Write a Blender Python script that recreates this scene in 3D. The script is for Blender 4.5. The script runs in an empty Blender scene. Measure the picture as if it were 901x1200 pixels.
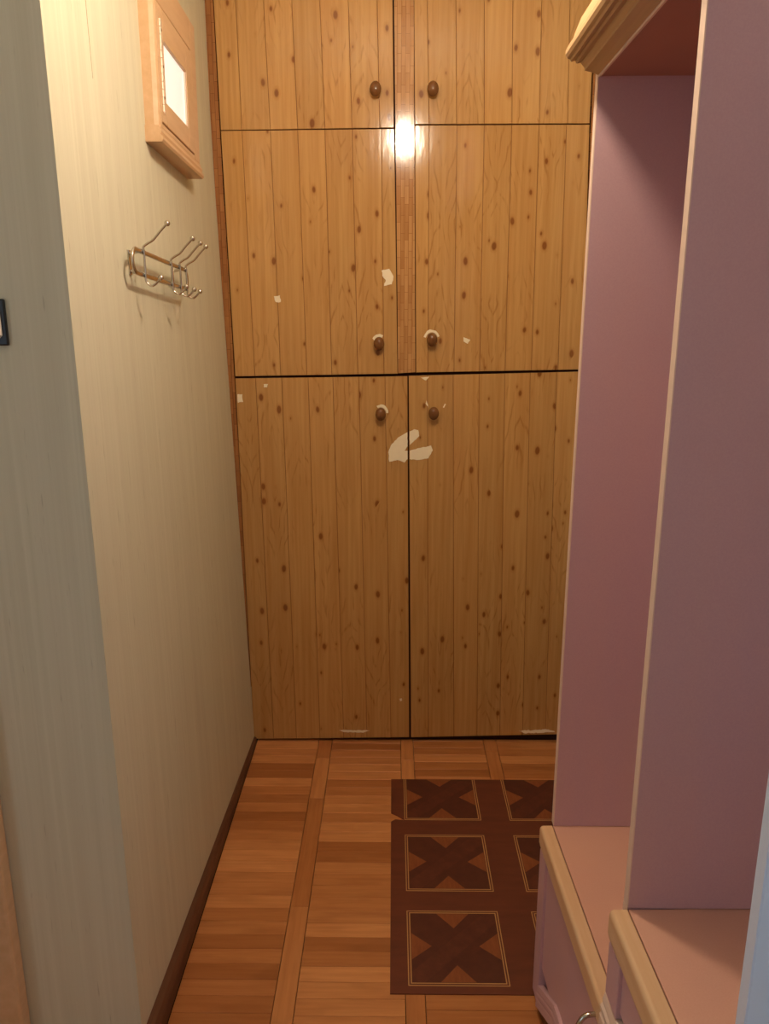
import bpy, bmesh, math, random
from mathutils import Vector, Matrix
random.seed(11)
S = bpy.context.scene
C = S.collection

# ------------------------------------------------------------------ camera
F, PX, PY = 920.0, 901.0, 1200.0
pitch = math.atan(230 / F)
yaw = math.atan(9.5 * math.cos(pitch) / F)
CAM_H = 1.5
cam = bpy.data.cameras.new('camera')
cam.sensor_fit = 'HORIZONTAL'
cam.sensor_width = 36.0
cam.lens = 36.0 * F / PX
cam.clip_start = 0.02
co = bpy.data.objects.new('camera', cam)
C.objects.link(co)
co.location = (0, 0, CAM_H)
co.rotation_euler = (math.pi / 2 - pitch, 0, yaw)
S.camera = co

# ------------------------------------------------------------------ view, world, daylight
S.view_settings.view_transform = 'Standard'
S.view_settings.look = 'None'
S.view_settings.gamma = 1.0
S.view_settings.exposure = 0.0
S.view_settings.use_curve_mapping = False
W = bpy.data.worlds.new('world')
S.world = W
W.use_nodes = True
bg = W.node_tree.nodes['Background']
bg.inputs['Color'].default_value = (0.66, 0.83, 1.0, 1)
bg.inputs['Strength'].default_value = 1.9
# portals in two unseen, added window openings of the hall: sky comes through
def portal(name, loc, rot, sx, sy):
    pl = bpy.data.lights.new(name, 'AREA')
    pl.shape = 'RECTANGLE'
    pl.size, pl.size_y = sx, sy
    pl.cycles.is_portal = True
    po = bpy.data.objects.new(name, pl)
    C.objects.link(po)
    po.location = loc
    po.rotation_euler = rot
portal('added_window_daylight', (-1.80, -0.55, 1.55), (math.pi / 2, 0, -math.pi / 2), 1.3, 1.4)
portal('added_side_window_daylight', (0.73, -0.35, 1.5), (math.pi / 2, 0, math.pi / 2), 1.0, 1.3)

LAMP_POS = (0.05, 1.31, 2.27)
LAMP_L = 240.0
LAMP_COL = (1.0, 0.85, 0.65)

# ------------------------------------------------------------------ materials
def srgb(r, g, b):
    f = lambda c: (c / 255 / 12.92) if c / 255 <= 0.04045 else ((c / 255 + 0.055) / 1.055) ** 2.4
    return (f(r), f(g), f(b), 1.0)

class NT:
    def __init__(s, name):
        s.m = bpy.data.materials.new(name)
        s.m.use_nodes = True
        s.t = s.m.node_tree
        s.b = s.t.nodes['Principled BSDF']
    def n(s, typ, **kw):
        nd = s.t.nodes.new(typ)
        for k, v in kw.items():
            if k.startswith('i_'):
                key = k[2:]
                nd.inputs[int(key) if key.isdigit() else key].default_value = v
            else:
                setattr(nd, k, v)
        return nd
    def l(s, a, b):
        s.t.links.new(a, b)
    def math(s, op, a, b=None, c=None, clamp=False):
        nd = s.n('ShaderNodeMath', operation=op, use_clamp=clamp)
        for i, v in enumerate((a, b, c)):
            if v is None: continue
            if isinstance(v, (int, float)): nd.inputs[i].default_value = v
            else: s.l(v, nd.inputs[i])
        return nd.outputs[0]
    def mix(s, fac, a, b, mode='MIX'):
        nd = s.n('ShaderNodeMix', data_type='RGBA', blend_type=mode)
        for i, v in ((0, fac), (6, a), (7, b)):
            if isinstance(v, (int, float, tuple)): nd.inputs[i].default_value = v
            else: s.l(v, nd.inputs[i])
        return nd.outputs[2]
    def ramp(s, x, stops):
        nd = s.n('ShaderNodeValToRGB')
        e = nd.color_ramp.elements
        while len(e) < len(stops): e.new(0.5)
        for i, (p, c) in enumerate(stops):
            e[i].position = p; e[i].color = c
        s.l(x, nd.inputs[0])
        return nd.outputs[0]
    def rng(s, x, a, b, c, d):
        nd = s.n('ShaderNodeMapRange')
        s.l(x, nd.inputs[0])
        for i, v in enumerate((a, b, c, d)): nd.inputs[i + 1].default_value = v
        return nd.outputs[0]
    def vscale(s, v, sc, off=None):
        nd = s.n('ShaderNodeMapping')
        nd.inputs['Scale'].default_value = sc
        if off: nd.inputs['Location'].default_value = off
        s.l(v, nd.inputs[0])
        return nd.outputs[0]
    def noise(s, v, scale=1.0, detail=2.0, rough=0.5, dist=0.0):
        nd = s.n('ShaderNodeTexNoise')
        nd.inputs['Scale'].default_value = scale
        nd.inputs['Detail'].default_value = detail
        nd.inputs['Roughness'].default_value = rough
        nd.inputs['Distortion'].default_value = dist
        s.l(v, nd.inputs['Vector'])
        return nd.outputs[0]
    def bump(s, h, strength, dist):
        nd = s.n('ShaderNodeBump')
        nd.inputs['Strength'].default_value = strength
        nd.inputs['Distance'].default_value = dist
        s.l(h, nd.inputs['Height'])
        s.l(nd.outputs[0], s.b.inputs['Normal'])
    def pbr(s, col=None, rough=0.5, spec=0.5, metal=0.0):
        if col is not None:
            if isinstance(col, tuple): s.b.inputs['Base Color'].default_value = col
            else: s.l(col, s.b.inputs['Base Color'])
        if isinstance(rough, (int, float)): s.b.inputs['Roughness'].default_value = rough
        else: s.l(rough, s.b.inputs['Roughness'])
        s.b.inputs['Specular IOR Level'].default_value = spec
        s.b.inputs['Metallic'].default_value = metal
        return s.m

def object_vec(n, shift=True):
    tc = n.n('ShaderNodeTexCoord').outputs['Object']
    if not shift: return tc, None
    r = n.n('ShaderNodeObjectInfo').outputs['Random']
    cb = n.n('ShaderNodeCombineXYZ')
    n.l(n.math('MULTIPLY', r, 37.1), cb.inputs[0])
    n.l(n.math('MULTIPLY', r, 91.7), cb.inputs[1])
    n.l(n.math('MULTIPLY', r, 53.3), cb.inputs[2])
    ad = n.n('ShaderNodeVectorMath', operation='ADD')
    n.l(tc, ad.inputs[0]); n.l(cb.outputs[0], ad.inputs[1])
    return ad.outputs[0], r

def m_plain(name, col, rough=0.5, spec=0.5, metal=0.0, var=0.06, sc=14.0):
    n = NT(name)
    v, _ = object_vec(n, False)
    f = n.noise(v, sc, 3)
    d = tuple(c * (1 - var) for c in col[:3]) + (1,)
    u = tuple(min(1, c * (1 + var)) for c in col[:3]) + (1,)
    return n.pbr(n.mix(f, d, u), rough, spec, metal)

def m_pine_board():
    """foil printed as knotty pine: streaks, cathedral rings and knots, upright grain"""
    n = NT('knotty_pine_foil')
    v, r = object_vec(n)
    tc = n.n('ShaderNodeTexCoord').outputs['Object']
    base = srgb(210, 162, 101); dark = srgb(180, 126, 68); line = srgb(150, 92, 40)
    streak = n.noise(n.vscale(v, (95, 1, 2.6)), 1.0, 4, 0.6)
    broad = n.noise(n.vscale(v, (16, 1, 1.6)), 1.0, 2)
    warp = n.noise(n.vscale(v, (9, 1, 5)), 1.0, 2)
    # cathedral rings: long ellipses about the board's own centre line
    sp = n.n('ShaderNodeSeparateXYZ'); n.l(tc, sp.inputs[0])
    sv = n.n('ShaderNodeSeparateXYZ'); n.l(v, sv.inputs[0])
    zz = n.math('PINGPONG', n.math('ADD', sp.outputs[2], n.math('MULTIPLY', r, 0.7)), 0.36)
    q = n.math('ADD', n.math('MULTIPLY', n.math('ABSOLUTE', sp.outputs[0]), 30.0), n.math('MULTIPLY', zz, 6.5))
    q = n.math('ADD', q, n.math('MULTIPLY', warp, 3.0))
    ring = n.math('PINGPONG', n.math('MULTIPLY', q, 1.35), 0.5)
    ring = n.rng(ring, 0.34, 0.50, 0.0, 1.0)
    gate = n.rng(n.noise(n.vscale(v, (5, 1, 4.2)), 1.0, 1), 0.46, 0.62, 0.0, 1.0)
    dash = n.rng(n.noise(n.vscale(v, (140, 1, 11)), 1.0, 2), 0.40, 0.58, 0.0, 1.0)
    ring = n.math('MULTIPLY', n.math('MULTIPLY', ring, gate), dash)
    c = n.mix(n.rng(streak, 0.35, 0.68, 0.0, 0.55), base, dark)
    c = n.mix(n.rng(broad, 0.4, 0.75, 0.0, 0.4), c, srgb(188, 133, 74))
    c = n.mix(n.math('MULTIPLY', ring, 0.52), c, line)
    # knots
    vo = n.n('ShaderNodeTexVoronoi', voronoi_dimensions='2D', feature='F1')
    cb = n.n('ShaderNodeCombineXYZ')
    kw = n.math('MULTIPLY', n.math('SUBTRACT', warp, 0.5), 0.3)
    n.l(n.math('ADD', n.math('MULTIPLY', sv.outputs[0], 17.0), kw), cb.inputs[0])
    n.l(n.math('MULTIPLY', sv.outputs[2], 9.5), cb.inputs[1])
    n.l(cb.outputs[0], vo.inputs['Vector'])
    vo.inputs['Scale'].default_value = 1.0
    sc = n.n('ShaderNodeSeparateColor'); n.l(vo.outputs['Color'], sc.inputs[0])
    size = n.rng(sc.outputs[0], 0.55, 1.0, 0.0, 0.13)
    d = n.math('SUBTRACT', vo.outputs['Distance'], size)
    knot = n.rng(d, 0.02, -0.035, 0.0, 1.0)
    halo = n.math('MULTIPLY', n.rng(d, 0.12, -0.02, 0.0, 0.45), n.rng(size, 0.0, 0.03, 0.0, 1.0))
    knot = n.math('MULTIPLY', knot, n.rng(size, 0.015, 0.03, 0.0, 1.0))
    c = n.mix(halo, c, srgb(168, 108, 50))
    c = n.mix(n.math('MULTIPLY', knot, 0.85), c, srgb(134, 78, 36))
    # each board a little different
    hv = n.n('ShaderNodeHueSaturation'); n.l(c, hv.inputs['Color'])
    n.l(n.rng(r, 0, 1, 0.93, 1.06), hv.inputs['Value'])
    n.bump(n.noise(n.vscale(tc, (40, 1, 14)), 1.0, 3, 0.55), 0.17, 0.002)
    m = n.pbr(hv.outputs[0], 0.13, 0.5)
    return m

def m_parquet(name, axis=0):
    n = NT(name)
    v, r = object_vec(n)
    sc = (5, 90, 1) if axis == 0 else (90, 5, 1)
    st = n.noise(n.vscale(v, sc), 1.0, 4, 0.6)
    bl = n.noise(n.vscale(v, (7, 22, 1) if axis == 0 else (22, 7, 1)), 1.0, 2)
    c = n.mix(n.rng(st, 0.3, 0.7, 0, 0.6), srgb(216, 147, 90), srgb(188, 115, 64))
    c = n.mix(n.rng(bl, 0.5, 0.8, 0, 0.45), c, srgb(160, 92, 44))
    tone = n.ramp(r, [(0.0, (0.66, 0.56, 0.46, 1)), (0.3, (0.88, 0.82, 0.76, 1)), (0.65, (1.0, 1.0, 1.0, 1)), (1.0, (1.18, 1.24, 1.28, 1))])
    c = n.mix(1.0, c, tone, 'MULTIPLY')
    n.bump(st, 0.08, 0.001)
    return n.pbr(c, 0.36, 0.4)

def m_wallpaper():
    n = NT('streaked_wallpaper')
    tc = n.n('ShaderNodeNewGeometry').outputs['Position']
    a = n.noise(n.vscale(tc, (120, 120, 1.2)), 1.0, 3, 0.6)
    b = n.noise(n.vscale(tc, (26, 26, 0.5)), 1.0, 2)
    f = n.noise(n.vscale(tc, (160, 160, 14)), 1.0, 2)
    c = n.mix(n.rng(a, 0.25, 0.75, 0, 1), srgb(210, 203, 175), srgb(220, 213, 187))
    c = n.mix(n.rng(b, 0.42, 0.66, 0, 0.35), c, srgb(204, 194, 168))
    c = n.mix(n.rng(f, 0.68, 0.76, 0, 0.45), c, srgb(166, 154, 124))
    n.bump(a, 0.15, 0.002)
    return n.pbr(c, 0.75, 0.25)

def m_laminate(name='pink_laminate', c1=srgb(212, 168, 169), c2=srgb(206, 166, 176), c3=srgb(226, 190, 186)):
    n = NT(name)
    v, _ = object_vec(n, False)
    a = n.noise(n.vscale(v, (9, 9, 1.0)), 1.0, 2)
    b = n.noise(v, 420.0, 2)
    c = n.mix(n.rng(a, 0.3, 0.7, 0, 1), c1, c2)
    c = n.mix(n.rng(b, 0.3, 0.7, 0, 0.25), c, c3)
    return n.pbr(c, 0.42, 0.4)

def m_mosaic(name, c1, c2, c3):
    """foil printed with short upright blocks"""
    n = NT(name)
    v, _ = object_vec(n, False)
    sp = n.n('ShaderNodeSeparateXYZ'); n.l(v, sp.inputs[0])
    cb = n.n('ShaderNodeCombineXYZ')
    n.l(sp.outputs[2], cb.inputs[0]); n.l(sp.outputs[0], cb.inputs[1])
    br = n.n('ShaderNodeTexBrick')
    br.inputs['Scale'].default_value = 1.0
    br.inputs['Brick Width'].default_value = 0.052
    br.inputs['Row Height'].default_value = 0.0125
    br.inputs['Mortar Size'].default_value = 0.0006
    br.inputs['Bias'].default_value = -0.2
    br.offset = 0.37
    br.inputs['Color1'].default_value = c1; br.inputs['Color2'].default_value = c2; br.inputs['Mortar'].default_value = c3
    n.l(cb.outputs[0], br.inputs['Vector'])
    st = n.noise(n.vscale(v, (150, 1, 9)), 1.0, 3)
    c = n.mix(n.rng(st, 0.4, 0.75, 0, 0.5), br.outputs[0], c3)
    n.bump(n.noise(n.vscale(v, (40, 1, 14)), 1.0, 3), 0.17, 0.002)
    return n.pbr(c, 0.13, 0.5)

def m_wood(name, lo, hi, rough=0.5, sc=(4, 60, 60)):
    n = NT(name)
    v, _ = object_vec(n, False)
    f = n.noise(n.vscale(v, sc), 1.0, 4, 0.6)
    n.bump(f, 0.08, 0.001)
    return n.pbr(n.mix(n.rng(f, 0.3, 0.7, 0, 1), lo, hi), rough, 0.4)

M = {}
M['pine'] = m_pine_board()
M['floor_x'] = m_parquet('parquet_across', 0)
M['floor_y'] = m_parquet('parquet_along', 1)
M['gap'] = m_plain('dark_gap', srgb(52, 28, 14), 0.8, 0.2)
M['groove'] = m_plain('plank_groove', srgb(140, 76, 38), 0.6, 0.3)
M['paper'] = m_wallpaper()
M['laminate'] = m_laminate()
M['peach'] = m_laminate('peach_laminate', srgb(222, 168, 142), srgb(218, 164, 142), srgb(232, 184, 160))
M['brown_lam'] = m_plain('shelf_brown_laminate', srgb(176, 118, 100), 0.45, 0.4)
M['edge'] = m_plain('cream_edging', srgb(236, 206, 186), 0.45, 0.4)
M['strip'] = m_mosaic('mosaic_foil', srgb(206, 154, 98), srgb(180, 124, 72), srgb(160, 106, 60))
M['strip2'] = m_mosaic('mosaic_foil_dark', srgb(176, 118, 68), srgb(152, 94, 50), srgb(120, 72, 38))
M['cornice'] = m_wood('pale_pine_cornice', srgb(184, 146, 104), srgb(196, 158, 116), 0.4, (60, 3, 60))
M['rail_wood'] = m_wood('pale_pine_rail', srgb(222, 178, 132), srgb(232, 194, 154), 0.42, (60, 3, 60))
M['frame_wood'] = m_wood('pinkish_wood', srgb(208, 168, 126), srgb(220, 182, 142), 0.42, (40, 5, 40))
M['base_wood'] = m_wood('dark_brown_wood', srgb(92, 56, 36), srgb(110, 68, 44), 0.5, (60, 3, 60))
M['torn'] = m_plain('torn_paper', srgb(253, 236, 208), 0.8, 0.2, var=0.05, sc=60)
M['knob'] = m_plain('brown_glossy_knob', srgb(122, 78, 42), 0.15, 0.5)
M['chrome'] = m_plain('chrome', srgb(205, 198, 186), 0.16, 0.5, 1.0, 0.02)
M['hinge'] = m_plain('hinge_metal', srgb(226, 202, 178), 0.35, 0.5, 0.3)
M['screw'] = m_plain('dark_screw', srgb(60, 48, 40), 0.5)
M['white_pane'] = m_plain('glowing_white_glass', srgb(250, 250, 248), 0.12, 0.5, 0, 0.01)
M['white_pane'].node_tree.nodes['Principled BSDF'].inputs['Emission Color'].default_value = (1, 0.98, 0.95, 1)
M['white_pane'].node_tree.nodes['Principled BSDF'].inputs['Emission Strength'].default_value = 0.45   # glow added to whiten the pane; no source is modelled behind it
M['black'] = m_plain('black_plastic', srgb(24, 22, 24), 0.3)
M['white_plastic'] = m_plain('white_plastic', srgb(226, 214, 196), 0.3)
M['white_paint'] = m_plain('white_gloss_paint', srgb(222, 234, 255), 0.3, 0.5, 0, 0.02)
M['ceiling'] = m_plain('ceiling_white', srgb(238, 234, 224), 0.8, 0.2)
M['mat'] = m_wood('mat_brown', srgb(104, 52, 34), srgb(118, 60, 38), 0.55, (8, 40, 40))
M['mat_dark'] = m_wood('mat_dark_brown', srgb(84, 40, 28), srgb(98, 48, 32), 0.55, (30, 30, 30))
M['mat_band'] = m_wood('mat_brown_band', srgb(88, 42, 29), srgb(108, 54, 36), 0.55, (30, 30, 30))
M['mat_orange'] = m_wood('mat_orange_brown', srgb(134, 72, 38), srgb(154, 86, 46), 0.55, (90, 20, 40))
M['mat_line'] = m_plain('mat_yellow_line', srgb(206, 156, 96), 0.55)

def m_emit(name, col, strength):
    n = NT(name)
    n.b.inputs['Base Color'].default_value = (0.9, 0.9, 0.9, 1)
    n.b.inputs['Emission Color'].default_value = col + (1,)
    n.b.inputs['Emission Strength'].default_value = strength
    return n.m
M['lamp'] = m_emit('lit_globe', LAMP_COL, LAMP_L)

# ------------------------------------------------------------------ helpers
def tag(o, label=None, cat=None, group=None, kind=None):
    for k, v in (('label', label), ('category', cat), ('group', group), ('kind', kind)):
        if v: o[k] = v
    return o

def empty(name, loc, label, cat, rz=0.0, group=None):
    o = bpy.data.objects.new(name, None)
    o.empty_display_size = 0.05
    C.objects.link(o)
    o.location = loc; o.rotation_euler = (0, 0, rz)
    return tag(o, label, cat, group)

def wloc(o):
    v = Vector((0, 0, 0))
    while o is not None:
        v += o.location; o = o.parent
    return v

def obj(name, bm, mat, parent=None, smooth=False, origin=None):
    """bm in the thing's local frame (world frame when the thing is unrotated at the origin);
    the object's own origin goes to the middle of its bounds"""
    if bm.verts:
        lo = [min(v.co[i] for v in bm.verts) for i in range(3)]
        hi = [max(v.co[i] for v in bm.verts) for i in range(3)]
        c = Vector([(a + b) / 2 for a, b in zip(lo, hi)]) if origin is None else Vector(origin)
    for v in bm.verts: v.co -= c
    bmesh.ops.recalc_face_normals(bm, faces=bm.faces)
    me = bpy.data.meshes.new(name)
    bm.to_mesh(me); bm.free()
    for mm in (mat if isinstance(mat, (list, tuple)) else [mat]): me.materials.append(mm)
    if smooth:
        for p in me.polygons: p.use_smooth = True
    o = bpy.data.objects.new(name, me)
    C.objects.link(o)
    if parent is not None:
        o.parent = parent
        # bodies of rotated things are already given in local coordinates
        o.location = c - (Vector((0, 0, 0)) if parent.get('_local') else wloc_p(parent))
        if parent.get('_local'): o['_local'] = 1; o.location = c - Vector(parent.get('_org', (0, 0, 0)))
        o['_org'] = tuple(c)
    else:
        o.location = c
    return o

def wloc_p(p):
    return wloc(p)

def box(bm, x0, x1, y0, y1, z0, z1, bev=0.0, seg=2):
    vs = [bm.verts.new((x, y, z)) for x in (x0, x1) for y in (y0, y1) for z in (z0, z1)]
    fs = [(0, 1, 3, 2), (4, 6, 7, 5), (0, 4, 5, 1), (2, 3, 7, 6), (0, 2, 6, 4), (1, 5, 7, 3)]
    faces = [bm.faces.new([vs[i] for i in f]) for f in fs]
    if bev:
        es = list({e for f in faces for e in f.edges})
        bmesh.ops.bevel(bm, geom=es, offset=bev, segments=seg, affect='EDGES', profile=0.5)
    return bm

def nbox(*a, **k):
    return box(bmesh.new(), *a, **k)

def prism(bm, poly, axis, a, b):
    """extrude a 2-D polygon along axis ('x','y','z') from a to b"""
    def p3(p, t):
        return {'x': (t, p[0], p[1]), 'y': (p[0], t, p[1]), 'z': (p[0], p[1], t)}[axis]
    A = [bm.verts.new(p3(p, a)) for p in poly]
    B = [bm.verts.new(p3(p, b)) for p in poly]
    n = len(poly)
    bm.faces.new(A); bm.faces.new(B[::-1])
    for i in range(n):
        j = (i + 1) % n
        bm.faces.new((A[i], B[i], B[j], A[j]))
    return bm

def tube(bm, pts, r, n=8, caps=True):
    pts = [Vector(p) for p in pts]
    rings = []
    up = Vector((0.013, 0.021, 1))
    for i, p in enumerate(pts):
        t = (pts[min(i + 1, len(pts) - 1)] - pts[max(i - 1, 0)]).normalized()
        if i == 0:
            a = t.cross(Vector((0, 1, 0)) if abs(t.y) < 0.9 else Vector((1, 0, 0))).normalized()
        else:
            a = (prev - t * prev.dot(t)).normalized()
        prev = a
        b = t.cross(a)
        rings.append([bm.verts.new(p + (a * math.cos(2 * math.pi * k / n) + b * math.sin(2 * math.pi * k / n)) * r) for k in range(n)])
    for A, B in zip(rings, rings[1:]):
        for k in range(n):
            bm.faces.new((A[k], A[(k + 1) % n], B[(k + 1) % n], B[k]))
    if caps:
        bm.faces.new(rings[0][::-1]); bm.faces.new(rings[-1])
    return bm

def loop_tube(bm, pts, r, n=8):
    pts = [Vector(p) for p in pts]
    N = len(pts); rings = []
    nx = Vector((1, 0, 0))
    for i in range(N):
        t = (pts[(i + 1) % N] - pts[i - 1]).normalized()
        b = t.cross(nx)
        rings.append([bm.verts.new(pts[i] + (nx * math.cos(2 * math.pi * k / n) * 0.6 + b * math.sin(2 * math.pi * k / n)) * r) for k in range(n)])
    for i in range(N):
        A, B = rings[i], rings[(i + 1) % N]
        for k in range(n):
            bm.faces.new((A[k], A[(k + 1) % n], B[(k + 1) % n], B[k]))
    return bm

def smooth_path(pts, per=6):
    """Catmull-Rom through the points"""
    P = [Vector(p) for p in pts]
    P = [P[0] * 2 - P[1]] + P + [P[-1] * 2 - P[-2]]
    out = []
    for i in range(1, len(P) - 2):
        for k in range(per):
            t = k / per
            a, b, c, d = P[i - 1], P[i], P[i + 1], P[i + 2]
            out.append(0.5 * ((2 * b) + (c - a) * t + (2 * a - 5 * b + 4 * c - d) * t * t + (3 * b - a - 3 * c + d) * t ** 3))
    out.append(P[-2])
    return out

def lathe(bm, prof, centre, axis='-y', n=18, sx=1.0, sz=1.0):
    """revolve (radius, distance) profile about the axis leaving centre"""
    c = Vector(centre)
    rings = []
    for r, h in prof:
        ring = []
        for k in range(n):
            a = 2 * math.pi * k / n
            u, w = math.cos(a) * r * sx, math.sin(a) * r * sz
            if axis == '-y': p = c + Vector((u, -h, w))
            elif axis == 'z': p = c + Vector((u, w, h))
            else: p = c + Vector((h, u, w))
            ring.append(bm.verts.new(p))
        rings.append(ring)
    for A, B in zip(rings, rings[1:]):
        for k in range(n):
            bm.faces.new((A[k], A[(k + 1) % n], B[(k + 1) % n], B[k]))
    bm.faces.new(rings[0][::-1]); bm.faces.new(rings[-1])
    return bm

def ball(bm, c, r, u=10, v=7):
    bmesh.ops.create_uvsphere(bm, u_segments=u, v_segments=v, radius=r, matrix=Matrix.Translation(Vector(c)))
    return bm

def structure(name, bm, mat, label, **k):
    o = obj(name, bm, mat, **k)
    o['kind'] = 'structure'
    o['label'] = label
    return o

# ------------------------------------------------------------------ setting: walls, ceiling, floor
D = 2.564            # the closet front
CEIL = 2.62
XR = 0.68            # right wall
FARX = -1.75         # left wall of the wider hall by the camera
BACKY = -2.2
YC = 1.312           # corner where the corridor narrows

def wall_x(y, z):
    """face of the slightly uneven corridor wall"""
    near = -0.515 - 0.011 * z / 2.0
    far = -0.498 - 0.050 * min(1.0, z / 2.0)
    t = (y - YC) / (D - YC)
    return near + (far - near) * t

bm = bmesh.new()
ny, nz = 6, 10
grid = [[bm.verts.new((wall_x(YC + (D + 0.2 - YC) * i / ny, CEIL * j / nz), YC + (D + 0.2 - YC) * i / ny, CEIL * j / nz)) for j in range(nz + 1)] for i in range(ny + 1)]
for i in range(ny):
    for j in range(nz):
        bm.faces.new((grid[i][j], grid[i + 1][j], grid[i + 1][j + 1], grid[i][j + 1]))
# front face that looks towards the camera, back and ends
l0 = [bm.verts.new((FARX, YC, CEIL * j / nz)) for j in range(nz + 1)]
for j in range(nz):
    bm.faces.new((grid[0][j], grid[0][j + 1], l0[j + 1], l0[j]))
l1 = [bm.verts.new((FARX, D + 0.2, z)) for z in (0, CEIL)]
bm.faces.new((l0[0], *l0[1:], l1[1], l1[0]))
bm.faces.new([grid[i][0] for i in range(ny + 1)] + [l1[0], l0[0]])
bm.faces.new([grid[i][nz] for i in range(ny, -1, -1)] + [l0[nz], l1[1]])
bm.faces.new([grid[ny][j] for j in range(nz + 1)] + [l1[1], l1[0]])
structure('wall_left', bm, M['paper'], 'pale streaked wallpaper wall left of the closet with dark face towards the camera', origin=(0, 0, 0))

vy0, vy1, vz0, vz1 = -0.85, 0.15, 0.85, 2.15
bm = nbox(XR, XR + 0.12, BACKY, vy0, 0, CEIL)
box(bm, XR, XR + 0.12, vy1, D + 0.2, 0, CEIL)
box(bm, XR, XR + 0.12, vy0, vy1, 0, vz0)
box(bm, XR, XR + 0.12, vy0, vy1, vz1, CEIL)
structure('wall_right', bm, M['paper'], 'wallpapered wall behind the wardrobe', origin=(0, 0, 0))
wx0, wx1, wz0, wz1 = -1.2, 0.1, 0.85, 2.25
bm = nbox(FARX - 0.12, FARX, BACKY, wx0, 0, CEIL)
box(bm, FARX - 0.12, FARX, wx1, YC, 0, CEIL)
box(bm, FARX - 0.12, FARX, wx0, wx1, 0, wz0)
box(bm, FARX - 0.12, FARX, wx0, wx1, wz1, CEIL)
structure('wall_far_left', bm, M['paper'], 'wallpapered wall left of the hall', origin=(0, 0, 0))
structure('wall_back', nbox(FARX - 0.12, XR + 0.12, BACKY - 0.12, BACKY, 0, CEIL), M['paper'], 'wall behind the viewer', origin=(0, 0, 0))
bm = bmesh.new()
for a, b in ((wx0, wx0 + 0.06), (wx1 - 0.06, wx1), (-0.58, -0.52)):
    box(bm, FARX - 0.09, FARX - 0.04, a, b, wz0, wz1)
for a, b in ((wz0, wz0 + 0.06), (wz1 - 0.06, wz1)):
    box(bm, FARX - 0.09, FARX - 0.04, wx0 + 0.06, -0.58, a, b)
    box(bm, FARX - 0.09, FARX - 0.04, -0.52, wx1 - 0.06, a, b)
structure('added_window_1', bm, M['white_paint'], 'unseen white window frame added in the left wall to let daylight in')  # unseen window put here so daylight reaches the panels without mirroring in the doors
bm = bmesh.new()
for a, b in ((vy0, vy0 + 0.06), (vy1 - 0.06, vy1), (-0.38, -0.32)):
    box(bm, XR + 0.04, XR + 0.09, a, b, vz0, vz1)
for a, b in ((vz0, vz0 + 0.06), (vz1 - 0.06, vz1)):
    box(bm, XR + 0.04, XR + 0.09, vy0 + 0.06, -0.38, a, b)
    box(bm, XR + 0.04, XR + 0.09, -0.32, vy1 - 0.06, a, b)
structure('added_window_2', bm, M['white_paint'], 'unseen white window frame added in the right wall to brighten the end panel')  # unseen window added to brighten the white end panel with daylight
structure('wall_behind_closet', nbox(-0.60, XR, D + 0.1, D + 0.2, 0, CEIL), M['paper'], 'wall behind the plank closet')
structure('ceiling', nbox(FARX - 0.12, XR + 0.12, BACKY - 0.12, D + 0.2, CEIL, CEIL + 0.1), M['ceiling'], 'plain white ceiling')

# door and casing at the far left of the return wall
dr = structure('door_1', nbox(-1.62, -0.80, YC - 0.03, YC - 0.002, 0.004, 2.03, bev=0.003), M['white_paint'], 'white painted door at the left edge')
bm = bmesh.new()
box(bm, -0.80, -0.742, YC - 0.035, YC - 0.001, 0.002, 2.08, bev=0.006)
obj('casing', bm, M['frame_wood'], dr)
bm = nbox(-1.66, -0.802, YC - 0.035, YC - 0.001, 2.034, 2.08, bev=0.006)
obj('casing', bm, M['frame_wood'], dr)

# floor: a dark bed with parquet pieces let into it
fl = structure('floor', nbox(FARX - 0.12, XR + 0.12, BACKY - 0.12, D + 0.2, -0.10, -0.010), M['gap'], 'warm wooden parquet in ladders of short planks between long strips')
cols = [(-0.488, -0.264), (-0.215, 0.033), (0.078, 0.332), (0.378, 0.632)]
strips = [(-0.264, -0.215), (0.033, 0.078), (0.332, 0.378), (0.632, 0.678)]
PITCH, GAP = 0.0456, 0.0007
Y0P = 0.95
def plank_bm(w, d, h=0.0105, b=0.0008):
    bm = bmesh.new()
    lo = [bm.verts.new((sx * w / 2, sy * d / 2, 0)) for sx, sy in ((-1, -1), (1, -1), (1, 1), (-1, 1))]
    mi = [bm.verts.new((sx * w / 2, sy * d / 2, h - b)) for sx, sy in ((-1, -1), (1, -1), (1, 1), (-1, 1))]
    hi = [bm.verts.new((sx * (w / 2 - b), sy * (d / 2 - b), h)) for sx, sy in ((-1, -1), (1, -1), (1, 1), (-1, 1))]
    for A, B in ((lo, mi), (mi, hi)):
        for k in range(4): bm.faces.new((A[k], A[(k + 1) % 4], B[(k + 1) % 4], B[k]))
    bm.faces.new(hi)
    return bm
rows = int((D + 0.03 - Y0P) / PITCH)
phase = [0.010, 0.004, 0.022, 0.015]
for (x0, x1), ph in zip(cols, phase):
    bm = plank_bm(x1 - x0 - 2 * GAP, PITCH - GAP)
    me = bpy.data.meshes.new('plank'); bm.to_mesh(me); bm.free()
    me.materials.append(M['floor_x'])
    for k in range(rows):
        o = bpy.data.objects.new('plank', me)
        C.objects.link(o)
        o.parent = fl
        y = Y0P + ph + (k + 0.5) * PITCH
        o.location = Vector(((x0 + x1) / 2, y, -0.0102 + random.uniform(-0.0003, 0.0002))) - fl.location
        o.rotation_euler = (random.uniform(-.002, .002), random.uniform(-.001, .001), 0)
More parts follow.
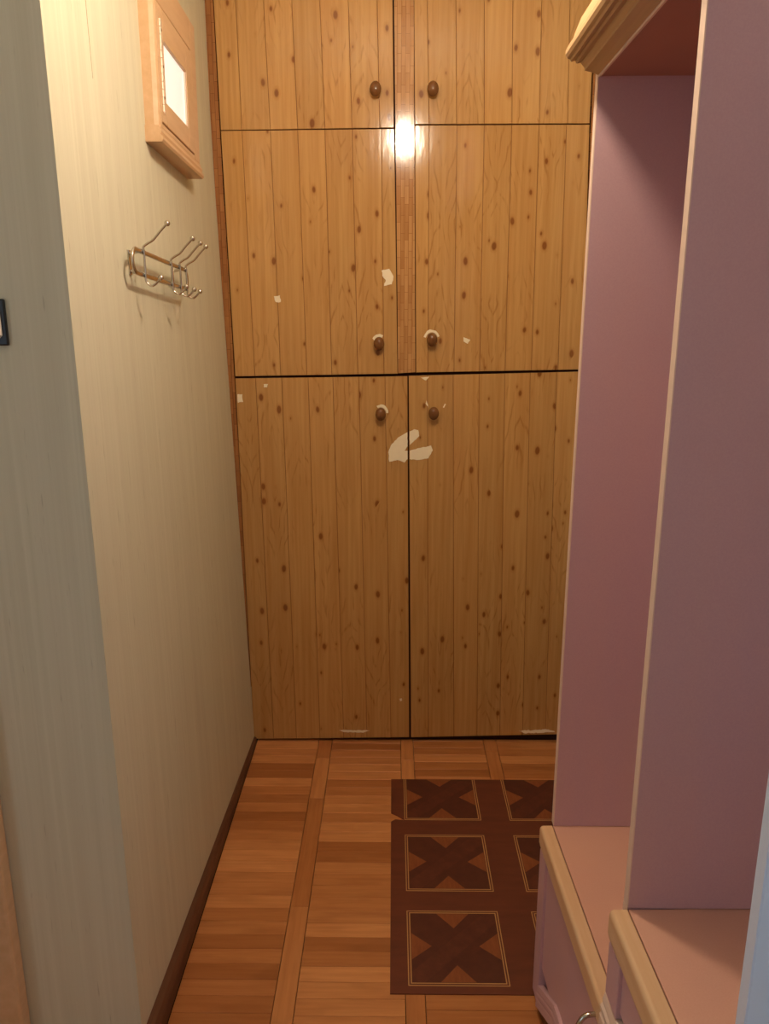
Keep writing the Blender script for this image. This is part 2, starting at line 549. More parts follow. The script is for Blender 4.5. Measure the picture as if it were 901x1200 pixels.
for x0, x1 in strips:
    y = Y0P + random.uniform(0, 0.15)
    edges = [Y0P]
    while y < D + 0.03:
        edges.append(y); y += random.choice((0.235, 0.24, 0.475))
    edges.append(D + 0.04)
    for a, b in zip(edges, edges[1:]):
        bm = plank_bm(x1 - x0 - 2 * GAP, b - a - GAP)
        me = bpy.data.meshes.new('plank'); bm.to_mesh(me); bm.free()
        me.materials.append(M['floor_y'])
        o = bpy.data.objects.new('plank', me)
        C.objects.link(o); o.parent = fl
        o.location = Vector(((x0 + x1) / 2, (a + b) / 2, -0.0102)) - fl.location
# the parquet outside the picture, joined
bm = bmesh.new()
def lay(x0, x1, y0, y1):
    for v in ((x0, y0), ):
        b = plank_bm(x1 - x0 - 2 * GAP, y1 - y0 - GAP)
        me = bpy.data.meshes.new('tmp'); b.to_mesh(me); b.free()
        off = len(bm.verts)
        bm.from_mesh(me)
        bm.verts.ensure_lookup_table()
        for q in bm.verts[off:]: q.co += Vector(((x0 + x1) / 2, (y0 + y1) / 2, -0.0102))
        bpy.data.meshes.remove(me)
y = BACKY
while y + PITCH <= Y0P + 0.002:
    for x0, x1 in cols: lay(x0, x1, y, y + PITCH)
    y += PITCH
y = BACKY
while y + PITCH < YC:
    for k in range(1, 5):
        xa = -0.488 - k * 0.294
        lay(xa, xa + 0.248, y, y + PITCH)
    y += PITCH
y = BACKY
while y < Y0P - 0.1:
    for x0, x1 in strips: lay(x0, x1, y, min(y + 0.24, Y0P))
    y += 0.24
y = BACKY
while y + 0.24 < YC:
    for k in range(0, 5): lay(-0.534 - k * 0.294, -0.488 - k * 0.294, y, y + 0.24)
    y += 0.24
o = obj('parquet_beyond_frame', bm, M['floor_x'], fl)
o['kind'] = 'stuff'

# dark skirting boards
bm = bmesh.new()
ys = [YC - 0.028, 1.7, 2.1, D]
sec = []
for y in ys:
    t = (y - YC) / (D - YC)
    h = 0.052 - 0.034 * max(0, t)
    xw = wall_x(y, 0) - 0.004
    xf = -0.489
    sec.append([bm.verts.new(p) for p in ((xw, y, 0.0), (xf, y, 0.0), (xf - 0.002, y, h * 0.75), (xf - 0.009, y, h), (xw, y, h + 0.001))])
for A, B in zip(sec, sec[1:]):
    for k in range(5): bm.faces.new((A[k], A[(k + 1) % 5], B[(k + 1) % 5], B[k]))
bm.faces.new(sec[0]); bm.faces.new(sec[-1][::-1])
structure('baseboard_left', bm, M['base_wood'], 'dark brown skirting along the left corridor wall')
structure('baseboard_return', nbox(-0.741, wall_x(YC, 0) - 0.006, YC - 0.022, YC - 0.0005, 0, 0.05, bev=0.004), M['base_wood'], 'dark brown skirting on the short wall facing the viewer')

# ------------------------------------------------------------------ the built-in closet
cl = empty('plank_closet', (0.04, D, 0), 'built-in closet with six knotty pine plank doors filling the corridor end', 'closet')
# dark carcass behind the doors
bm = bmesh.new()
prism(bm, [(-0.4985, 0.002), (XR - 0.003, 0.002), (XR - 0.003, CEIL - 0.003), (-0.5475, CEIL - 0.003), (-0.5475, 2.0)], 'y', D + 0.014, D + 0.09)
obj('carcass', bm, M['gap'], cl)

DOORS = {
 'UL': ([(-0.5219, 2.3884), (-0.0022, 2.3866), (0.0025, 2.0475), (-0.5182, 2.0415)], [-0.4575, -0.3764, -0.2945, -0.2136, -0.1312, -0.0474], [-0.4544, -0.3688, -0.2866, -0.2045, -0.1228, -0.0398]),
 'UR': ([(0.0595, 2.3864), (0.5842, 2.3845), (0.5877, 2.0579), (0.0651, 2.0567)], [0.098, 0.1809, 0.263, 0.3451, 0.4288, 0.5105], [0.1075, 0.1902, 0.2731, 0.3555, 0.4375, 0.5215]),
 'ML': ([(-0.5183, 2.0392), (0.0038, 2.0439), (0.017, 1.3185), (-0.5085, 1.31)], [-0.4545, -0.3689, -0.2867, -0.2046, -0.1228, -0.0346], [-0.4447, -0.3607, -0.2762, -0.1959, -0.1116, -0.0276]),
 'MR': ([(0.0651, 2.0532), (0.5879, 2.0544), (0.6103, 1.3325), (0.0761, 1.3226)], [0.1075, 0.1916, 0.2732, 0.3556, 0.4372, 0.5192], [0.1142, 0.198, 0.2806, 0.3622, 0.4466, 0.5316]),
 'LL': ([(-0.5089, 1.3031), (0.0487, 1.3104), (0.064, 0.0173), (-0.5004, 0.0071)], [-0.4427, -0.3581, -0.2725, -0.1925, -0.1083, -0.0243], [-0.4283, -0.345, -0.2597, -0.1738, -0.0892, -0.0025]),
 'LR': ([(0.0522, 1.3117), (0.6107, 1.3257), (0.605, 0.0324), (0.0702, 0.0173)], [0.1127, 0.1957, 0.2792, 0.3617, 0.4436, 0.5285], [0.1336, 0.2256, 0.3095, 0.3918, 0.4737, 0.5559]),
}
LABELS = {'UL': 'upper left door', 'UR': 'upper right door', 'ML': 'middle left door with two torn spots', 'MR': 'middle right door with a small torn spot',
          'LL': 'tall lower left door with torn foil by the gap', 'LR': 'tall lower right door with torn foil by the gap'}
# the two top doors reach above the picture
for k in ('UL', 'UR'):
    q, t, b = DOORS[k]
    (xa, za), (xb, zb), (xc, zc), (xd, zd) = q
    e = (CEIL - 0.03 - za) / (za - zd)
    q[0] = (xa + (xa - xd) * e, CEIL - 0.03); q[1] = (xb + (xb - xc) * e, CEIL - 0.03)
    t[:] = [u + (u - v) * e for u, v in zip(t, b)]

def door_part(key):
    (tl, tr, br, bl), ts, bs = DOORS[key]
    bm = prism(bmesh.new(), [(tl[0], tl[1]), (tr[0], tr[1]), (br[0], br[1]), (bl[0], bl[1])], 'y', D + 0.0028, D + 0.013)
    d = obj('door', bm, M['groove'], cl)
    d['label'] = LABELS[key]
    top = [tl[0]] + ts + [tr[0]]; bot = [bl[0]] + bs + [br[0]]
    def zt(x): return tl[1] + (tr[1] - tl[1]) * (x - tl[0]) / (tr[0] - tl[0])
    def zb(x): return bl[1] + (br[1] - bl[1]) * (x - bl[0]) / (br[0] - bl[0])
    g, b = 0.0006, 0.0009
    for i in range(len(top) - 1):
        a0, a1, b0, b1 = top[i] + g, top[i + 1] - g, bot[i] + g, bot[i + 1] - g
        dy = random.uniform(-0.0004, 0.0004)
        bm = bmesh.new()
        outer = [(a0, zt(a0)), (a1, zt(a1)), (b1, zb(b1)), (b0, zb(b0))]
        inner = [(a0 + b, zt(a0) - b), (a1 - b, zt(a1) - b), (b1 - b, zb(b1) + b), (b0 + b, zb(b0) + b)]
        R = [[bm.verts.new((x, y, z)) for x, z in p] for p, y in ((outer, D + 0.0026), (outer, D + b + dy), (inner, D + dy))]
        for A, B in zip(R, R[1:]):
            for k in range(4): bm.faces.new((A[k], A[(k + 1) % 4], B[(k + 1) % 4], B[k]))
        bm.faces.new(R[2])
        obj('plank', bm, M['pine'], d)
    return d
doors = {k: door_part(k) for k in DOORS}

# centre strip and left stile covered with block-pattern foil
def quad_board(name, tl, tr, br, bl, y0, y1, mat):
    return obj(name, prism(bmesh.new(), [tl, tr, br, bl], 'y', y0, y1), mat, cl)
quad_board('centre_strip', (-0.0010, 2.59), (0.0560, 2.59), (0.0737, 1.3235), (0.0185, 1.3200), D + 0.001, D + 0.013, M['strip'])
bm = bmesh.new()
L = [(-0.552, 2.60), (-0.5507, 2.0404), (-0.5521, 1.7187), (-0.5169, 0.9751), (-0.504, 0.02)]
R_ = [(-0.5255, 2.60), (-0.5215, 2.0404), (-0.5165, 1.7187), (-0.5075, 0.9751), (-0.5022, 0.02)]
rows_ = []
for (xl, z), (xr, _) in zip(L, R_):
    rows_.append([bm.verts.new(p) for p in ((xl - 0.01, D + 0.002, z), (xr, D + 0.002, z), (xr, D + 0.013, z), (xl - 0.01, D + 0.013, z))])
for A, B in zip(rows_, rows_[1:]):
    for k in range(4): bm.faces.new((A[k], A[(k + 1) % 4], B[(k + 1) % 4], B[k]))
bm.faces.new(rows_[0]); bm.faces.new(rows_[-1][::-1])
obj('side_strip', bm, M['strip2'], cl)
obj('side_strip', prism(bmesh.new(), [(0.5860, 2.59), (0.672, 2.59), (0.672, 0.02), (0.6085, 0.02), (0.6142, 1.33), (0.5915, 2.05)], 'y', D + 0.002, D + 0.013), M['strip2'], cl)

# torn foil: thin cream paper showing
def torn(door, pts, jag=0.0016):
    out = []
    n = len(pts)
    for i in range(n):
        a, b = pts[i], pts[(i + 1) % n]
        out.append(a)
        L = math.dist(a, b)
        for k in range(1, max(1, int(L / 0.007)) + (L > 0.007)):
            t = k / (max(1, int(L / 0.007)) + 1)
            j = jag if L > 0.01 else jag * 0.4
            out.append((a[0] + (b[0] - a[0]) * t + random.uniform(-j, j), a[1] + (b[1] - a[1]) * t + random.uniform(-j, j)))
    obj('torn_patch', prism(bmesh.new(), out, 'y', D - 0.0012, D + 0.0022), M['torn'], doors[door])
torn('LL', [(-0.0101, 1.031), (-0.013, 1.0624), (-0.0046, 1.0852), (0.0178, 1.1107), (0.0495, 1.1295), (0.0505, 1.0825), (0.0461, 1.0767), (0.0405, 1.0682), (0.0505, 1.0675), (0.0508, 1.0397), (0.0408, 1.0282), (0.0181, 1.0367)], 0.0012)
torn('LR', [(0.0565, 1.132), (0.0709, 1.139), (0.0849, 1.1362), (0.0879, 1.1165), (0.0684, 1.0966), (0.0572, 1.0865)], 0.0010)
torn('LR', [(0.0574, 1.0682), (0.0911, 1.0768), (0.1276, 1.0854), (0.1334, 1.0684), (0.1197, 1.0426), (0.0859, 1.0369), (0.0578, 1.0395)], 0.0012)
torn('ML', [(-0.035, 1.6372), (-0.011, 1.6423), (0.0024, 1.6192), (-0.0029, 1.5961), (-0.027, 1.591), (-0.0217, 1.609), (-0.0297, 1.6167)])
torn('ML', [(-0.3743, 1.5601), (-0.3553, 1.5627), (-0.3533, 1.5419), (-0.3695, 1.5419)])
torn('LL', [(-0.5035, 1.2524), (-0.4876, 1.2524), (-0.4859, 1.2275), (-0.5035, 1.2248)])
torn('LL', [(-0.4169, 1.2854), (-0.403, 1.2854), (-0.4062, 1.2745), (-0.4173, 1.2745)], 0.0006)
torn('MR', [(0.2258, 1.4341), (0.2477, 1.4261), (0.2399, 1.4128), (0.2261, 1.4208)], 0.0008)
torn('LR', [(0.0914, 1.306), (0.1188, 1.309), (0.108, 1.2968)], 0.0008)
torn('LL', [(0.028, 0.170), (0.036, 0.172), (0.037, 0.163), (0.030, 0.161)], 0.0005)
torn('LL', [(-0.19, 0.045), (-0.08, 0.044), (-0.10, 0.036), (-0.17, 0.037)], 0.0010)
torn('LR', [(0.46, 0.046), (0.56, 0.052), (0.59, 0.043), (0.48, 0.036)], 0.0020)

# knobs: oval brown turned knobs on a short neck, with foil worn away round them
KN = {'UL': (-0.052, 2.148), 'UR': (0.117, 2.148), 'ML': (-0.043, 1.414), 'MR': (0.125, 1.426), 'LL': (-0.038, 1.190), 'LR': (0.134, 1.193)}
prof = [(0.010, 0.0), (0.0095, 0.006), (0.009, 0.010), (0.012, 0.0135), (0.0165, 0.017), (0.0182, 0.021), (0.0175, 0.026), (0.0145, 0.031), (0.009, 0.0345), (0.003, 0.036)]
for k, (x, z) in KN.items():
    bm = lathe(bmesh.new(), prof, (x, D + 0.001, z), '-y', 18, 0.94, 1.18)
    obj('knob', bm, M['knob'], doors[k], True)
def arc(door, a0, a1, r0, r1):
    x, z = KN[door]
    n = 7
    P = [(x + math.cos(math.radians(a0 + (a1 - a0) * i / n)) * r1 * random.uniform(0.94, 1.06), z + math.sin(math.radians(a0 + (a1 - a0) * i / n)) * r1 * 1.15 * random.uniform(0.94, 1.06)) for i in range(n + 1)]
    Q = [(x + math.cos(math.radians(a1 + (a0 - a1) * i / n)) * r0, z + math.sin(math.radians(a1 + (a0 - a1) * i / n)) * r0 * 1.15) for i in range(n + 1)]
    obj('torn_patch', prism(bmesh.new(), P + Q, 'y', D - 0.0011, D + 0.0022), M['torn'], doors[door])
arc('ML', 60, 150, 0.015, 0.026)
arc('MR', 20, 165, 0.020, 0.027)
arc('LL', 5, 120, 0.018, 0.026)
x, z = KN['LR']
torn('LR', [(x - 0.016, z + 0.016), (x - 0.026, z + 0.030), (x - 0.024, z + 0.040), (x - 0.020, z + 0.030)], 0.0008)
torn('LR', [(x + 0.030, z + 0.018), (x + 0.036, z + 0.030), (x + 0.040, z + 0.028), (x + 0.034, z + 0.016)], 0.0008)

# ------------------------------------------------------------------ wardrobe on the right
def local_empty(name, loc, label, cat, rz):
    o = empty(name, loc, label, cat, rz)
    o['_local'] = 1
    o['_org'] = (0.0, 0.0, 0.0)
    return o
ROT = math.radians(1.7)

def cabinet(name, loc, length, height, label, gap_col, front_kind):
    """local frame: origin at the far front floor corner, y runs to the camera as negative, x into the wall"""
    r = local_empty(name, loc, label, 'cabinet', -ROT * -1)
    depth = 0.341
    obj('body', nbox(0.029, depth, -length + 0.002, -0.002, 0.03, height - 0.021, bev=0.001), M['laminate'], r)
    tp = obj('top', nbox(0.0275, depth, -length, 0.0, height - 0.020, height - 0.001, bev=0.0015), M['peach'], r)
    return r

# rail profile in (x, z) about the top of a front: rounded pale wood
def rail_profile(h, drop=0.055, t=0.025):
    P = [(t, h), (0.006, h)]
    for i in range(1, 7):
        a = math.radians(90 * i / 6)
        P.append((0.006 - 0.007 * math.sin(a), h - 0.009 + 0.009 * math.cos(a)))
    P += [(-0.001, h - drop + 0.016), (0.0015, h - drop + 0.006), (0.005, h - drop), (t, h - drop)]
    return P
def foot_profile(z0, hgt=0.06, t=0.025):
    P = [(t, z0), (-0.004, z0), (-0.004, z0 + hgt * 0.35), (-0.001, z0 + hgt * 0.42), (-0.0035, z0 + hgt * 0.50), (-0.0035, z0 + hgt * 0.62), (0.000, z0 + hgt * 0.70), (-0.001, z0 + hgt * 0.80), (0.002, z0 + hgt), (t, z0 + hgt)]
    return P

def front(r, y0, y1, z0, h, arch=0.0):
    """framed front: rounded rail on top, stiles, inset panel, moulded foot rail"""
    d = obj('door', nbox(0.008, 0.022, y0 + 0.001, y1 - 0.001, z0 + 0.012 + arch, h - 0.006), M['laminate'], r)
    obj('top_rail', prism(bmesh.new(), rail_profile(h), 'y', y0, y1), M['rail_wood'], d, False)
    for a, b in ((y1 - 0.05, y1), (y0, y0 + 0.05)):
        obj('stile', nbox(0.002, 0.024, a, b, z0, h - 0.055, bev=0.0015), M['laminate'], d)
    ya, yb = y0 + 0.05, y1 - 0.05
    if arch:
        n = 14
        bm = bmesh.new(); sec = []
        for i in range(n + 1):
            t = i / n
            y = yb + (ya - yb) * t
            zz = z0 + arch * min(1.0, min(t, 1 - t) / 0.38)
            sec.append([bm.verts.new((px, y, pz)) for px, pz in [(max(-0.0015, u * 0.6), w) for u, w in foot_profile(zz, 0.055)]])
        m = len(sec[0])
        for A, B in zip(sec, sec[1:]):
            for k in range(m): bm.faces.new((A[k], A[(k + 1) % m], B[(k + 1) % m], B[k]))
        bm.faces.new(sec[0]); bm.faces.new(sec[-1][::-1])
        obj('foot_moulding', bm, M['laminate'], d)
    else:
        obj('foot_moulding', prism(bmesh.new(), foot_profile(z0 - 0.062, 0.06), 'y', y0, y1), M['edge'], d)
    return d

# far low shoe cabinet
SC = (0.321, 1.482, 0.0)
SL = 0.476
sc = cabinet('shoe_cabinet', SC, SL, 0.434, 'low pink laminate cabinet with pale wooden top rail standing by the mat', None, 'door')
d1 = front(sc, -SL + 0.002, -0.002, 0.012, 0.434, arch=0.09)
hp = smooth_path([(0.006, -0.435, 0.395), (-0.018, -0.437, 0.393), (-0.030, -0.44, 0.372), (-0.030, -0.442, 0.335), (-0.018, -0.444, 0.312), (0.006, -0.445, 0.309)], 5)
h = obj('handle', tube(bmesh.new(), hp, 0.0042, 8), M['chrome'], d1, True)
h['label'] = 'chrome bow handle'
obj('plinth', nbox(0.07, 0.30, -SL + 0.01, -0.01, 0.001, 0.03), M['base_wood'], sc)

# near, taller cabinet
BC = (0.323, 0.986, 0.0)
BL = 0.380
bc = cabinet('base_cabinet', BC, BL, 0.65, 'taller pink laminate cabinet nearest the viewer at lower right', None, 'drawer')
eb = obj('end_board', nbox(0.0272, 0.341, 0.0012, 0.0182, 0.03, 0.649), M['laminate'], bc)
obj('edging', nbox(0.0258, 0.0272, 0.0012, 0.0182, 0.03, 0.649), M['edge'], eb)
d2 = front(bc, -BL + 0.002, -0.002, 0.505, 0.65)
obj('panel', nbox(0.006, 0.024, -BL + 0.004, -0.004, 0.012, 0.440, bev=0.002), M['laminate'], bc)
obj('plinth', nbox(0.07, 0.30, -BL + 0.01, -0.01, 0.001, 0.03), M['base_wood'], bc)

# upright part: panels, shelf, cornice
wd = empty('hall_wardrobe', (0.35, 1.24, 0.434), 'tall open pink laminate wardrobe with upright side panels and pale moulded cornice', 'wardrobe')
def upright(y0, y1, z0, z1, x0=0.349, x1=0.664):
    p = obj('side_panel', nbox(x0 + 0.0012, x1, y0, y1, z0, z1), M['laminate'], wd, origin=(0.5, (y0 + y1) / 2, 1.2))
    obj('edging', nbox(x0 - 0.0004, x0 + 0.0012, y0, y1, z0, z1), M['edge'], p)
    return p
upright(1.480, 1.497, 0.4345, 2.30)
upright(0.9875, 1.0045, 0.6505, 2.30)
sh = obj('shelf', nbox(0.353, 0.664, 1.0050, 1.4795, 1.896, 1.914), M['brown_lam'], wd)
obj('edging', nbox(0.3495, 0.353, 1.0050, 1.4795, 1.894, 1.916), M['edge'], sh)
obj('back_panel', nbox(0.665, 0.673, 0.62, 1.497, 0.66, 2.30), M['laminate'], wd)
# cornice: rounded lip, cove and beads, running along the front
CP = [(0.349, 1.8975), (0.337, 1.902), (0.326, 1.9045), (0.3255, 1.9085), (0.320, 1.9140), (0.3185, 1.9165), (0.311, 1.9150), (0.309, 1.9195), (0.3015, 1.9180), (0.2995, 1.9215),
      (0.2945, 1.9235), (0.2915, 1.9285), (0.2920, 1.936), (0.2960, 1.943), (0.3020, 1.948), (0.305, 1.960), (0.315, 1.985), (0.330, 2.004), (0.345, 2.012), (0.349, 2.012)]
# stepped face under the lip
cp = prism(bmesh.new(), CP, 'y', 0.60, 1.481)
obj('cornice', cp, M['cornice'], wd)
obj('fascia', nbox(0.349 - 0.0005, 0.352, 1.0050, 1.4795, 1.917, 2.30), M['laminate'], wd)

# white end panel that closes the wardrobe at the viewer's side
ep = empty('white_end_panel', (0.49, 0.592, 0), 'upright white glossy panel cut by the right edge, bluish with daylight', 'panel')
obj('board', nbox(0.3235, 0.672, 0.585, 0.600, 0.001, 2.25, bev=0.001), M['white_paint'], ep)
obj('edging', nbox(0.3222, 0.3235, 0.585, 0.600, 0.001, 2.25), M['white_paint'], ep)

# ------------------------------------------------------------------ mat
mt = empty('floor_mat', (0.31, 1.89, 0), 'brown patterned mat of crossed wooden squares lying on the parquet', 'mat')
mo = [(-0.002, 1.468), (0.645, 1.468), (0.645, 2.321), (-0.001, 2.321), (-0.001, 2.138), (0.016, 2.126), (0.044, 2.1005), (0.012, 2.106), (-0.001, 2.094)]
obj('mat_base', prism(bmesh.new(), mo, 'z', 0.0006, 0.0030), M['mat'], mt)
def flat(bm, pts, z, mi):
    f = bm.faces.new([bm.verts.new((x, y, z)) for x, y in pts]); f.material_index = mi
    return f
def slab(bm, pts, z0, z1, mi):
    A = [bm.verts.new((x, y, z0)) for x, y in pts]; B = [bm.verts.new((x, y, z1)) for x, y in pts]
    for f in [bm.faces.new(A[::-1]), bm.faces.new(B)] + [bm.faces.new((A[i], A[(i + 1) % len(A)], B[(i + 1) % len(A)], B[i])) for i in range(len(A))]:
        f.material_index = mi
MM = [M['mat_dark'], M['mat_orange'], M['mat_line'], M['mat_band']]
def motif(x0, y0, w, dmax):
    """one printed square: two yellow outlines, dark cross on orange-brown corners"""
    bm = bmesh.new()
    def rect(a, b, c, d): return [(a, c), (b, c), (b, min(d, dmax)), (a, min(d, dmax))]
    za, zb = 0.0028, 0.0033
    t = 0.0022
    for ins in (0.0, 0.0062):
        a, b, c, d = x0 + ins, x0 + w - ins, y0 + ins, y0 + w - ins
        slab(bm, rect(a, b, c, c + t), za, zb, 2)
        if d < dmax: slab(bm, rect(a, b, d - t, d), za, zb, 2)
        slab(bm, rect(a, a + t, c + t, d - t), za, zb, 2)
        slab(bm, rect(b - t, b, c + t, d - t), za, zb, 2)
    e = 0.0100
    a, b, c, d = x0 + e, x0 + w - e, y0 + e, y0 + w - e
    slab(bm, rect(a, b, c, d), za, zb - 0.0002, 0)
    mx, my = (a + b) / 2, (c + d) / 2
    k, g = 0.066, 0.058
    tri = [[(a + k, c), (b - k, c), (mx, my - g)], [(a, c + k), (mx - g, my), (a, d - k)], [(b, c + k), (b, d - k), (mx + g, my)], [(a + k, d), (mx, my + g), (b - k, d)]]
    for T in tri:
        T2 = [(x, min(y, dmax)) for x, y in T]
        slab(bm, T2, za, zb, 1)
    # lighter and darker halves of the crossed bands
    hw = 0.030
    slab(bm, [(a, c), (a + hw, c), (b, min(d - hw, dmax)), (b, min(d, dmax)), (b - hw, min(d, dmax)), (a, c + hw)], za, zb - 0.0001, 3)
    obj('printed_square', bm, MM, mt)
for r_, y0 in enumerate((1.490, 1.797, 2.103)):
    for x0 in (0.040, 0.362):
        motif(x0, y0, 0.235, 2.3195)

# ------------------------------------------------------------------ coat rack
RX = -0.505
rk = empty('coat_rack', (wall_x(1.82, 1.6), 1.82, 1.6), 'chrome wire coat rack with four double hooks on the left wall', 'coat rack')
def rail_z(y): return 1.6045 - 0.052 * (y - 1.62)
pts = []
ya, yb, hh = 1.615, 1.985, 0.0225
for i in range(9):
    a = math.radians(90 + 180 * i / 8)
    pts.append((RX, ya + hh * math.cos(a), rail_z(ya) + hh * math.sin(a)))
for i in range(9):
    a = math.radians(270 + 180 * i / 8)
    pts.append((RX, yb + hh * math.cos(a), rail_z(yb) + hh * math.sin(a)))
obj('rail', loop_tube(bmesh.new(), pts, 0.0052, 8), M['chrome'], rk, True)
for y in (1.64, 1.965):
    xw = wall_x(y, 1.6)
    bm = bmesh.new()
    for s in (-1, 1):
        tube(bm, [(xw - 0.001, y, rail_z(y) + s * 0.016), (RX, y, rail_z(y) + s * hh * 0.98)], 0.0035, 8)
    box(bm, xw - 0.001, xw + 0.003, y - 0.008, y + 0.008, rail_z(y) - 0.024, rail_z(y) + 0.024, bev=0.001)
    obj('wall_bracket', bm, M['chrome'], rk)
for y in (1.654, 1.856, 1.928, 1.984):
    z = rail_z(y)
    xs = RX + 0.0045
    path = smooth_path([(-0.450, y, z + 0.076), (-0.466, y, z + 0.060), (-0.480, y, z + 0.045), (-0.492, y, z + 0.038), (xs - 0.0006, y, z + 0.031), (xs, y, z + 0.022), (xs, y, z + 0.0), (xs, y, z - 0.022), (xs + 0.001, y, z - 0.036), (-0.490, y, z - 0.0440), (-0.481, y, z - 0.0400), (-0.470, y, z - 0.028)], 5)
    hk = obj('hook', tube(bmesh.new(), path, 0.0023, 7), M['chrome'], rk, True)
    for p in (path[0], path[-1]):
        obj('ball_tip', ball(bmesh.new(), p, 0.0058), M['chrome'], hk, True)

# ------------------------------------------------------------------ wooden box with white pane, high on the left wall
wb = empty('wall_box', (-0.535, 2.02, 1.86), 'pinkish wooden framed box door with white pane high on the left wall', 'cabinet')
wb.rotation_euler = (-0.045, 0, 0)     # hangs a little askew
xb, xf = -0.548, -0.502
Y0, Y1, Z0, Z1 = 1.836, 2.200, 1.856, 2.216
DY0, DY1, DZ0, DZ1 = 1.858, 2.148, 1.9035, 2.141
obj('backing', nbox(xb, -0.524, Y0 + 0.004, Y1 - 0.004, Z0 + 0.004, Z1 - 0.004), M['gap'], wb)
bm = bmesh.new()
# near stile with a rounded outer edge
prism(bm, [(xb, Y0), (xf - 0.012, Y0 - 0.001), (xf - 0.003, Y0 + 0.003), (xf, Y0 + 0.010), (xf, DY0 - 0.001), (xb, DY0 - 0.001)], 'z', Z0 + 0.034, Z1)
obj('frame_stile', bm, M['frame_wood'], wb)
obj('frame_stile', nbox(xb, xf - 0.001, DY1 + 0.001, Y1, Z0 + 0.034, Z1, bev=0.003), M['frame_wood'], wb)
obj('frame_rail', nbox(xb, xf - 0.001, DY0, DY1, DZ1 + 0.003, Z1, bev=0.002), M['frame_wood'], wb)
obj('frame_rail', nbox(xb, xf - 0.001, DY0, DY1, Z0 + 0.034, DZ0 - 0.0035, bev=0.002), M['frame_wood'], wb)
SP = [(xb, Z0), (xf + 0.004, Z0), (xf + 0.007, Z0 + 0.005), (xf + 0.006, Z0 + 0.012), (xf + 0.002, Z0 + 0.015), (xf + 0.004, Z0 + 0.021), (xf + 0.003, Z0 + 0.026), (xf, Z0 + 0.029), (xf, Z0 + 0.033), (xb, Z0 + 0.033)]
obj('sill_moulding', prism(bmesh.new(), SP, 'y', Y0 - 0.006, Y1 + 0.004), M['frame_wood'], wb)
# leaf made of four members round the pane
PY0, PY1, PZ0, PZ1 = 1.898, 2.094, 1.952, 2.078
lf = obj('door_leaf', nbox(-0.520, -0.514, DY0 + 0.001, DY1 - 0.001, DZ0, DZ1), M['frame_wood'], wb)
for a in ((DY0 + 0.001, PY0, DZ0, DZ1), (PY1, DY1 - 0.001, DZ0, DZ1), (PY0 + 0.0004, PY1 - 0.0004, DZ0, PZ0), (PY0 + 0.0004, PY1 - 0.0004, PZ1, DZ1)):
    obj('leaf_member', nbox(-0.5138, xf, a[0], a[1], a[2], a[3], bev=0.0015), M['frame_wood'], lf)
obj('pane', nbox(-0.5136, -0.5085, PY0 + 0.001, PY1 - 0.001, PZ0 + 0.001, PZ1 - 0.001), M['white_pane'], lf)
bm = bmesh.new()
for a, b in ((PY1 - 0.006, PY1 - 0.001),):
    box(bm, -0.508, xf - 0.002, a, b, PZ0 + 0.002, PZ1 - 0.002, bev=0.001)
obj('glazing_bead', bm, M['edge'], lf)
bm = bmesh.new()
nk = 12
for i in range(nk):
    z0 = 1.925 + (2.112 - 1.925) * i / nk; z1 = 1.925 + (2.112 - 1.925) * (i + 0.92) / nk
    tube(bm, [(xf + 0.001, 1.8705, z0), (xf + 0.001, 1.8705, z1)], 0.0026, 8)
box(bm, xf - 0.0002, xf + 0.0008, 1.8735, 1.886, 1.925, 2.112)
hg = obj('hinge', bm, M['hinge'], lf)
for z in (1.957, 2.020, 2.092):
    obj('screw', lathe(bmesh.new(), [(0.0036, 0), (0.0030, 0.001), (0.001, 0.0016)], (xf + 0.0008, 1.880, z), 'x', 10), M['screw'], hg)

# wallpaper seam that has opened a little
sm = bmesh.new()
A = []
for z, w in ((2.12, 0.0014), (2.02, 0.0016), (1.95, 0.0011), (1.905, 0.0004)):
    y = 1.5185 + (2.02 - z) * 0.018
    A.append([sm.verts.new((wall_x(y, z) + dx, yy, z)) for dx, yy in ((-0.0006, y - w / 2), (0.0006, y - w / 2), (0.0006, y + w / 2), (-0.0006, y + w / 2))])
for P, Q in zip(A, A[1:]):
    for k in range(4): sm.faces.new((P[k], P[(k + 1) % 4], Q[(k + 1) % 4], Q[k]))
sm.faces.new(A[0]); sm.faces.new(A[-1][::-1])
so = obj('wallpaper_seam', sm, m_plain('seam_brown', srgb(178, 158, 122), 0.8, 0.2), bpy.data.objects['wall_left'])

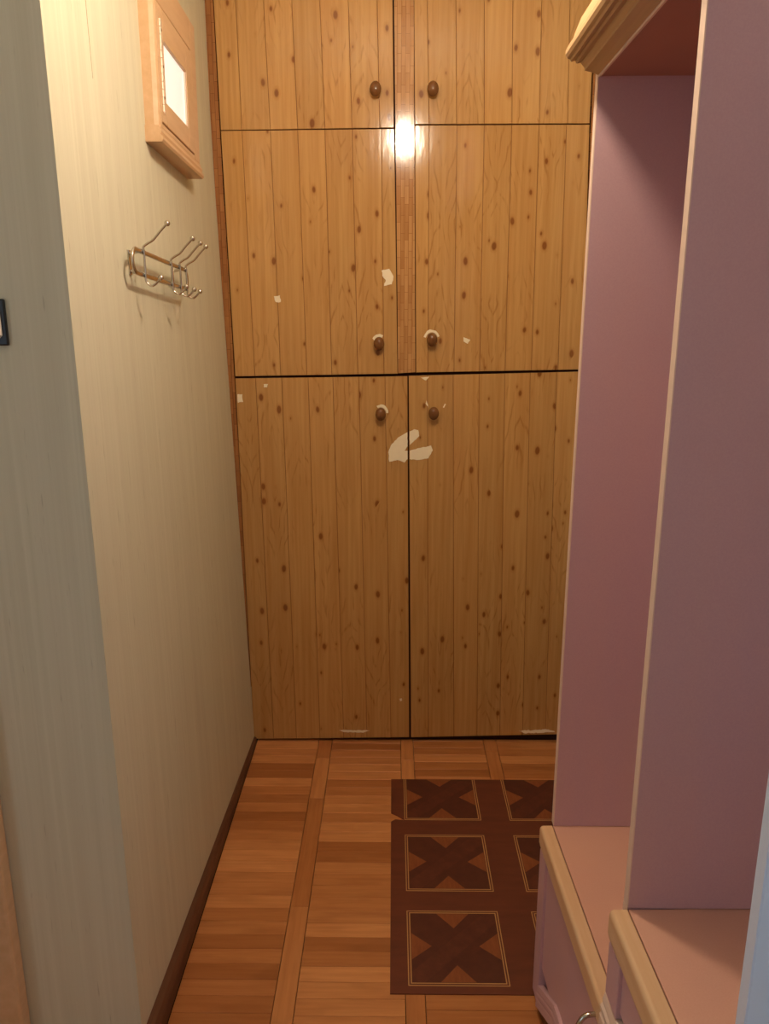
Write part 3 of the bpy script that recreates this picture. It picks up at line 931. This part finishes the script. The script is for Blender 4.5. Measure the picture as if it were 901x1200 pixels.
# ------------------------------------------------------------------ light switch
sw = empty('light_switch', (-0.663, YC, 1.489), 'black light switch with white eight-sided rocker at the left edge', 'switch')
obj('plate', nbox(-0.699, -0.6275, YC - 0.0075, YC - 0.0004, 1.4525, 1.5265, bev=0.0025), M['black'], sw)
def octo(x0, x1, z0, z1, c): return [(x0 + c, z0), (x1 - c, z0), (x1, z0 + c), (x1, z1 - c), (x1 - c, z1), (x0 + c, z1), (x0, z1 - c), (x0, z0 + c)]
bm = bmesh.new()
A = [bm.verts.new((x, YC - 0.0078, z)) for x, z in octo(-0.687, -0.6355, 1.4595, 1.5175, 0.009)]
B = [bm.verts.new((x, YC - 0.0135, z)) for x, z in octo(-0.6855, -0.637, 1.461, 1.516, 0.009)]
E_ = [bm.verts.new((x, YC - 0.0150, z)) for x, z in octo(-0.682, -0.6405, 1.4645, 1.5125, 0.008)]
for P, Q in ((A, B), (B, E_)):
    for k in range(8): bm.faces.new((P[k], P[(k + 1) % 8], Q[(k + 1) % 8], Q[k]))
bm.faces.new(E_); bm.faces.new(A[::-1])
obj('rocker', bm, M['white_plastic'], sw)

# ------------------------------------------------------------------ hanging lamp (above the picture)
lp = empty('ceiling_lamp', (LAMP_POS[0], LAMP_POS[1], CEIL), 'lit globe lamp hanging from the ceiling of the corridor', 'lamp')
obj('globe', ball(bmesh.new(), LAMP_POS, 0.05, 16, 10), M['lamp'], lp, True)
obj('socket', lathe(bmesh.new(), [(0.02, 0.0), (0.022, 0.02), (0.016, 0.045), (0.004, 0.052)], (LAMP_POS[0], LAMP_POS[1], LAMP_POS[2] + 0.045), 'z', 14), M['white_plastic'], lp, True)
obj('cord', tube(bmesh.new(), [(LAMP_POS[0], LAMP_POS[1], LAMP_POS[2] + 0.09), (LAMP_POS[0], LAMP_POS[1], CEIL - 0.03)], 0.003, 8), M['white_plastic'], lp)
obj('rose', lathe(bmesh.new(), [(0.045, 0.0), (0.042, -0.012), (0.02, -0.03), (0.006, -0.034)], (LAMP_POS[0], LAMP_POS[1], CEIL - 0.0005), 'z', 18), M['white_plastic'], lp, True)

for o in C.objects:
    for k in ('_local', '_org'):
        if k in o: del o[k]
